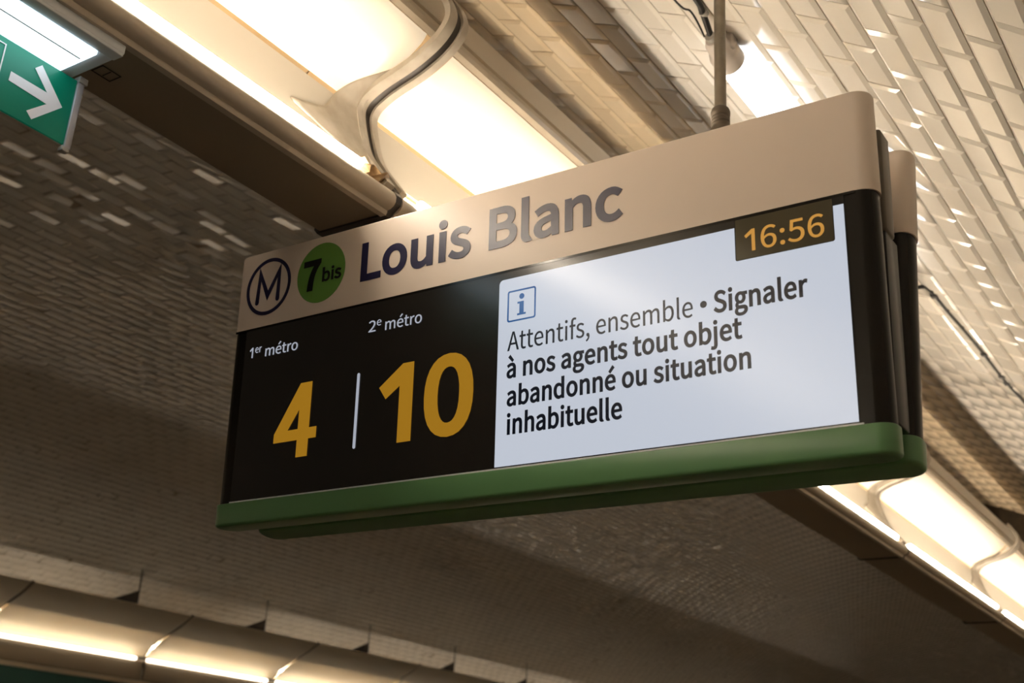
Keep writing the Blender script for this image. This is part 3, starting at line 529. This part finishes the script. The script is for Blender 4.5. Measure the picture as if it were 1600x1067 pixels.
text('message_line', 'abandonné ou situation', -.8985, -.5378, .1246, .0280, m_dtext, BZ, .034, kern=22, y=Yt, label='dark bold message text')
text('message_line', 'inhabituelle', -.8975, -.7175, .0842, .0285, m_dtext, BZ, .034, kern=22, y=Yt, label='dark bold message text')
lip = link('screen_lip', box_mesh('screen_lip', -1.4285, -.405, -.0026, 0, .0366, .0386), m_exbox, BZ, 'thin pale lip under the screen')
link('glass_seam', box_mesh('glass_seam', SXL + .012, SXR - .024, -.0014, 0, .3262, .3296), m_black, BZ)

# ------------------------------------------------------------------ suspended cool lamp, cables
LX, LZ, LR = -.878, CZ + 1.535, .0300
lamp = empty('tube_lamp', (LX, 2.6, LZ), 'cool white waterproof tube lamp with grey end cap, fixed under the tiles behind the pole', 'lamp')
def lp(name, me, m, label=None):
    o = link(name, me, m, lamp, label); o.matrix_local = Matrix.Translation((-LX, -2.6, -LZ)); return o
lp('glowing_tube', tube_mesh('glowing_tube', [(LX, 2.015, LZ), (LX, 3.20, LZ)], LR, 24), m_lamp, 'glowing white diffuser')
lp('seam_ring', tube_mesh('seam_ring', [(LX, 2.060, LZ), (LX, 2.0625, LZ)], LR + .0005, 24), m_clip)
for ya, yb, s_ in ((2.02, 1.93, 1), (3.195, 3.285, -1)):
    d = (yb - ya)
    lp('end_cap', tube_mesh('end_cap', [(LX, ya, LZ), (LX, ya + d * .35, LZ), (LX, ya + d * .45, LZ), (LX, ya + d * .5, LZ), (LX, ya + d * .85, LZ), (LX, ya + d, LZ)], [LR + .004, LR + .004, LR + .001, LR - .004, LR - .007, LR - .014], 24), m_lampcap, 'grey rounded end cap')
    lp('latch', box_mesh('latch', LX + .010, LX + .030, min(ya + d * .3, ya + d * .62), max(ya + d * .3, ya + d * .62), LZ - .006, LZ + .034, .004), m_lampcap)
    lp('cable_gland', tube_mesh('cable_gland', [(LX, ya + d * .9, LZ), (LX, ya + d * 1.15, LZ)], .011, 12), m_clip)
for yy in (2.35, 3.05):
    lp('mounting_clip', box_mesh('mounting_clip', LX - .012, LX + .012, yy - .01, yy + .01, LZ + .025, zc(LX) + .01 - 0), m_clip)
def cable(name, pts, r, label, cat, group=None):
    P3 = [Vector(p) for p in pts]; out = []
    for i in range(len(P3) - 1):
        p0, p1, p2, p3 = P3[max(i - 1, 0)], P3[i], P3[i + 1], P3[min(i + 2, len(P3) - 1)]
        for k in range(8):
            t = k / 8; out.append(.5 * (2 * p1 + (p2 - p0) * t + (2 * p0 - 5 * p1 + 4 * p2 - p3) * t * t + (3 * p1 - p0 - 3 * p2 + p3) * t ** 3))
    out.append(P3[-1]); o = link(name, tube_mesh(name, out, r, 8), m_cable); tag(o, label, cat, group); return o
def on_vault(a, k, d=.009):
    """point d inside the vault surface, seen from eye height at cross-section angle a; k = height / distance along the tunnel"""
    x = float(np.interp(a, angs, xs)); z = float(np.interp(a, angs, zs)) - CZ; l = math.hypot(x, z); f = 1 - d * 1.3 / l
    return (x * f, z * f / k, CZ + z * f)
lz = LZ
c1 = cable('power_cable', [(LX, 1.925, lz), on_vault(119.2, .835, .020), on_vault(119.0, .862, .018), on_vault(119.0, 1.0, .018), on_vault(119.0, 1.6, .018)], .0068, 'thick black cable with a metal tie running into the tube lamp cap', 'cable')
tA, tB = Vector(on_vault(119.15, .836, .018)), Vector(on_vault(119.15, .831, .018))
link('cable_tie', tube_mesh('cable_tie', [tA, tB], .0095, 10), m_clip, c1, 'pale metal tie')
c2 = cable('thin_wire', [(LX - .011, 1.915, lz), on_vault(119.75, .84, .03), on_vault(120.1, .87, .03), on_vault(119.9, 1.1, .02)], .0022, 'thin black wire looping beside the thick lamp cable', 'cable')
c3 = cable('hanging_cable', [(LX, 3.30, lz), (LX, 3.36, lz + .012)] + [on_vault(a, k, .008) for a, k in ((118.65, .459), (118.44, .448), (118.33, .429), (118.17, .409), (118.08, .391), (118.0, .361), (117.72, .341), (117.7, .31), (117.9, .27))], .0062, 'black cable clipped along the tiled vault right of the sign', 'cable')
for a, k in ((118.5, .4495), (118.06, .388), (118.0, .366), (118.0, .359)):
    p = Vector(on_vault(a, k, .010))
    link('cable_clip', box_mesh('cable_clip', p.x - .010, p.x + .010, p.y - .012, p.y + .012, p.z - .006, p.z + .016, .001), m_cable, c3)

# ------------------------------------------------------------------ exit sign
ex = empty('exit_sign', (-1.31, .66, CZ + .955), 'green exit sign with white arrow under lit white box at the top left corner', 'sign')
exi = Matrix.Translation((1.31, -.66, -CZ - .955))
def ep(name, me, m, label=None, parent=None):
    o = link(name, me, m, parent or ex, label)
    if not parent: o.matrix_local = exi
    return o
bxo = ep('light_box', box_mesh('light_box', -1.369, -1.246, .40, .826, CZ + .937, CZ + .9545, .002), m_exbox, 'pale grey light box')
ep('diffuser', box_mesh('diffuser', -1.358, -1.272, .41, .802, CZ + .931, CZ + .939, .002), m_exl, 'glowing cool white diffuser', bxo)
ep('rim', box_mesh('rim', -1.266, -1.246, .40, .824, CZ + .933, CZ + .938, .001), m_exbox, None, bxo)
ep('glass_rib', tube_mesh('glass_rib', [(-1.300, .41, CZ + .9305), (-1.300, .795, CZ + .9305)], .0012, 6), m_clip, None, bxo)
pan = ep('green_panel', box_mesh('green_panel', -1.3530, -1.3490, .40, .829, CZ + .8275, CZ + .9305, .0004), m_exg, 'green panel')
def yzpoly(name, loops, m, x, parent, label=None):
    me = poly_curve(name, loops, 0, .0003)
    for v in me.vertices: v.co = Vector((x + v.co.z, v.co.x, CZ + v.co.y))
    me.update(); me.materials.append(m); return link(name, me, None, parent, label)
yzpoly('arrow', [[(.7306, .8733), (.7313, .8876), (.7883, .8869), (.7630, .9120), (.7722, .9220), (.8147, .8783), (.7746, .8370), (.7650, .8455), (.7909, .8704)]], m_exw, -1.3484, pan, 'white arrow')
def yz(a, b, c_, d): return [(a, c_), (b, c_), (b, d), (a, d)]
yzpoly('pictogram_frame', [yz(.56, .7165, .838, .9213), yz(.5620, .7147, .8398, .9195)], m_exw, -1.3484, pan, 'white pictogram outline')
ep('clear_post', box_mesh('clear_post', -1.3555, -1.3465, .8295, .8400, CZ + .8225, CZ + .937, .001), m_acr, 'clear acrylic edge post')
ep('post_foot', box_mesh('post_foot', -1.356, -1.346, .826, .838, CZ + .817, CZ + .8245, .001), m_clip)
ep('post_clamp', box_mesh('post_clamp', -1.358, -1.344, .829, .843, CZ + .928, CZ + .938, .001), m_clip)

# small things
def outline(x0, x1, y0, y1, z, wd):
    V = []; F = []
    for a, b, c_, d in ((x0, x1, y0, y0 + wd), (x0, x1, y1 - wd, y1), (x0, x0 + wd, y0, y1), (x1 - wd, x1, y0, y1), (x0 + .004, x1 - .004, (y0 + y1) / 2, (y0 + y1) / 2 + wd)):
        n = len(V); V += [(a, c_, z), (b, c_, z), (b, d, z), (a, d, z), (a, c_, z - .0008), (b, c_, z - .0008), (b, d, z - .0008), (a, d, z - .0008)]
        F += [(n, n + 1, n + 2, n + 3), (n + 7, n + 6, n + 5, n + 4), (n, n + 4, n + 5, n + 1), (n + 1, n + 5, n + 6, n + 2), (n + 2, n + 6, n + 7, n + 3), (n + 3, n + 7, n + 4, n)]
    return mesh('stamp_mark', V, F)
mk = link('stamp_mark', outline(-.018, .008, YN * 0 + .842 - (YN - UL), .875 - (YN - UL), -.0003, .0016), m_dark, units_at[-1])
V = []; F = []
for i in range(9):
    for k in range(4):
        V.append((FX + .066 + .010 * k + .004 * math.sin(i * 1.7 + k), YN - .125 + i * .012 + .003 * math.sin(k * 2.1 + i), FZ + .050 + .006 * math.sin(i * 2.3 + k * 1.1) + .004 * k))
for i in range(8):
    for k in range(3): a = i * 4 + k; F.append((a, a + 1, a + 5, a + 4))
tpo = link('torn_tape', mesh('torn_tape', V, F), m_tape); md = tpo.modifiers.new('t', 'SOLIDIFY'); md.thickness = .002
tag(tpo, 'crumpled brown strip of tape on the rail left of the swan-neck joint', 'tape')

# poster on the far wall
pa = empty('wall_poster', (-9.30, 7.2, CZ + .5), 'teal poster in a pale frame on the far wall at the bottom left corner', 'poster')
def wall_pt(z, off):                         # point on far wall at height z (relative to eye), off = distance inwards
    s_ = (z + CZ - EZ) / EB; x = XC - EA * math.sqrt(max(0, 1 - s_ * s_)); return (x + off, z + CZ)
zt, zb = .95, -.75
def pprism(name, zlist, o0, o1, y0, y1, m, label=None):
    pts = [wall_pt(z, o1) for z in zlist] + [wall_pt(z, o0) for z in zlist[::-1]]
    V, F = prism_y(pts, y0, y1); o = link(name, fixn(mesh(name, V, F)), m, pa, label); o.matrix_local = Matrix.Translation((9.30, -7.2, -CZ - .5)); return o
zl = list(np.linspace(zt, zb, 14))
pprism('poster_sheet', zl, .02, .05, 5.0, 9.0, m_poster, 'teal printed sheet')
pprism('frame_bar', [zt + .035, zt], .01, .09, 4.93, 9.07, m_frame); pprism('frame_bar', [zb, zb - .07], .01, .09, 4.93, 9.07, m_frame)
pprism('frame_bar', zl, .01, .09, 4.93, 5.0, m_frame); pprism('frame_bar', zl, .01, .09, 9.0, 9.07, m_frame)
bpy.context.view_layer.update()
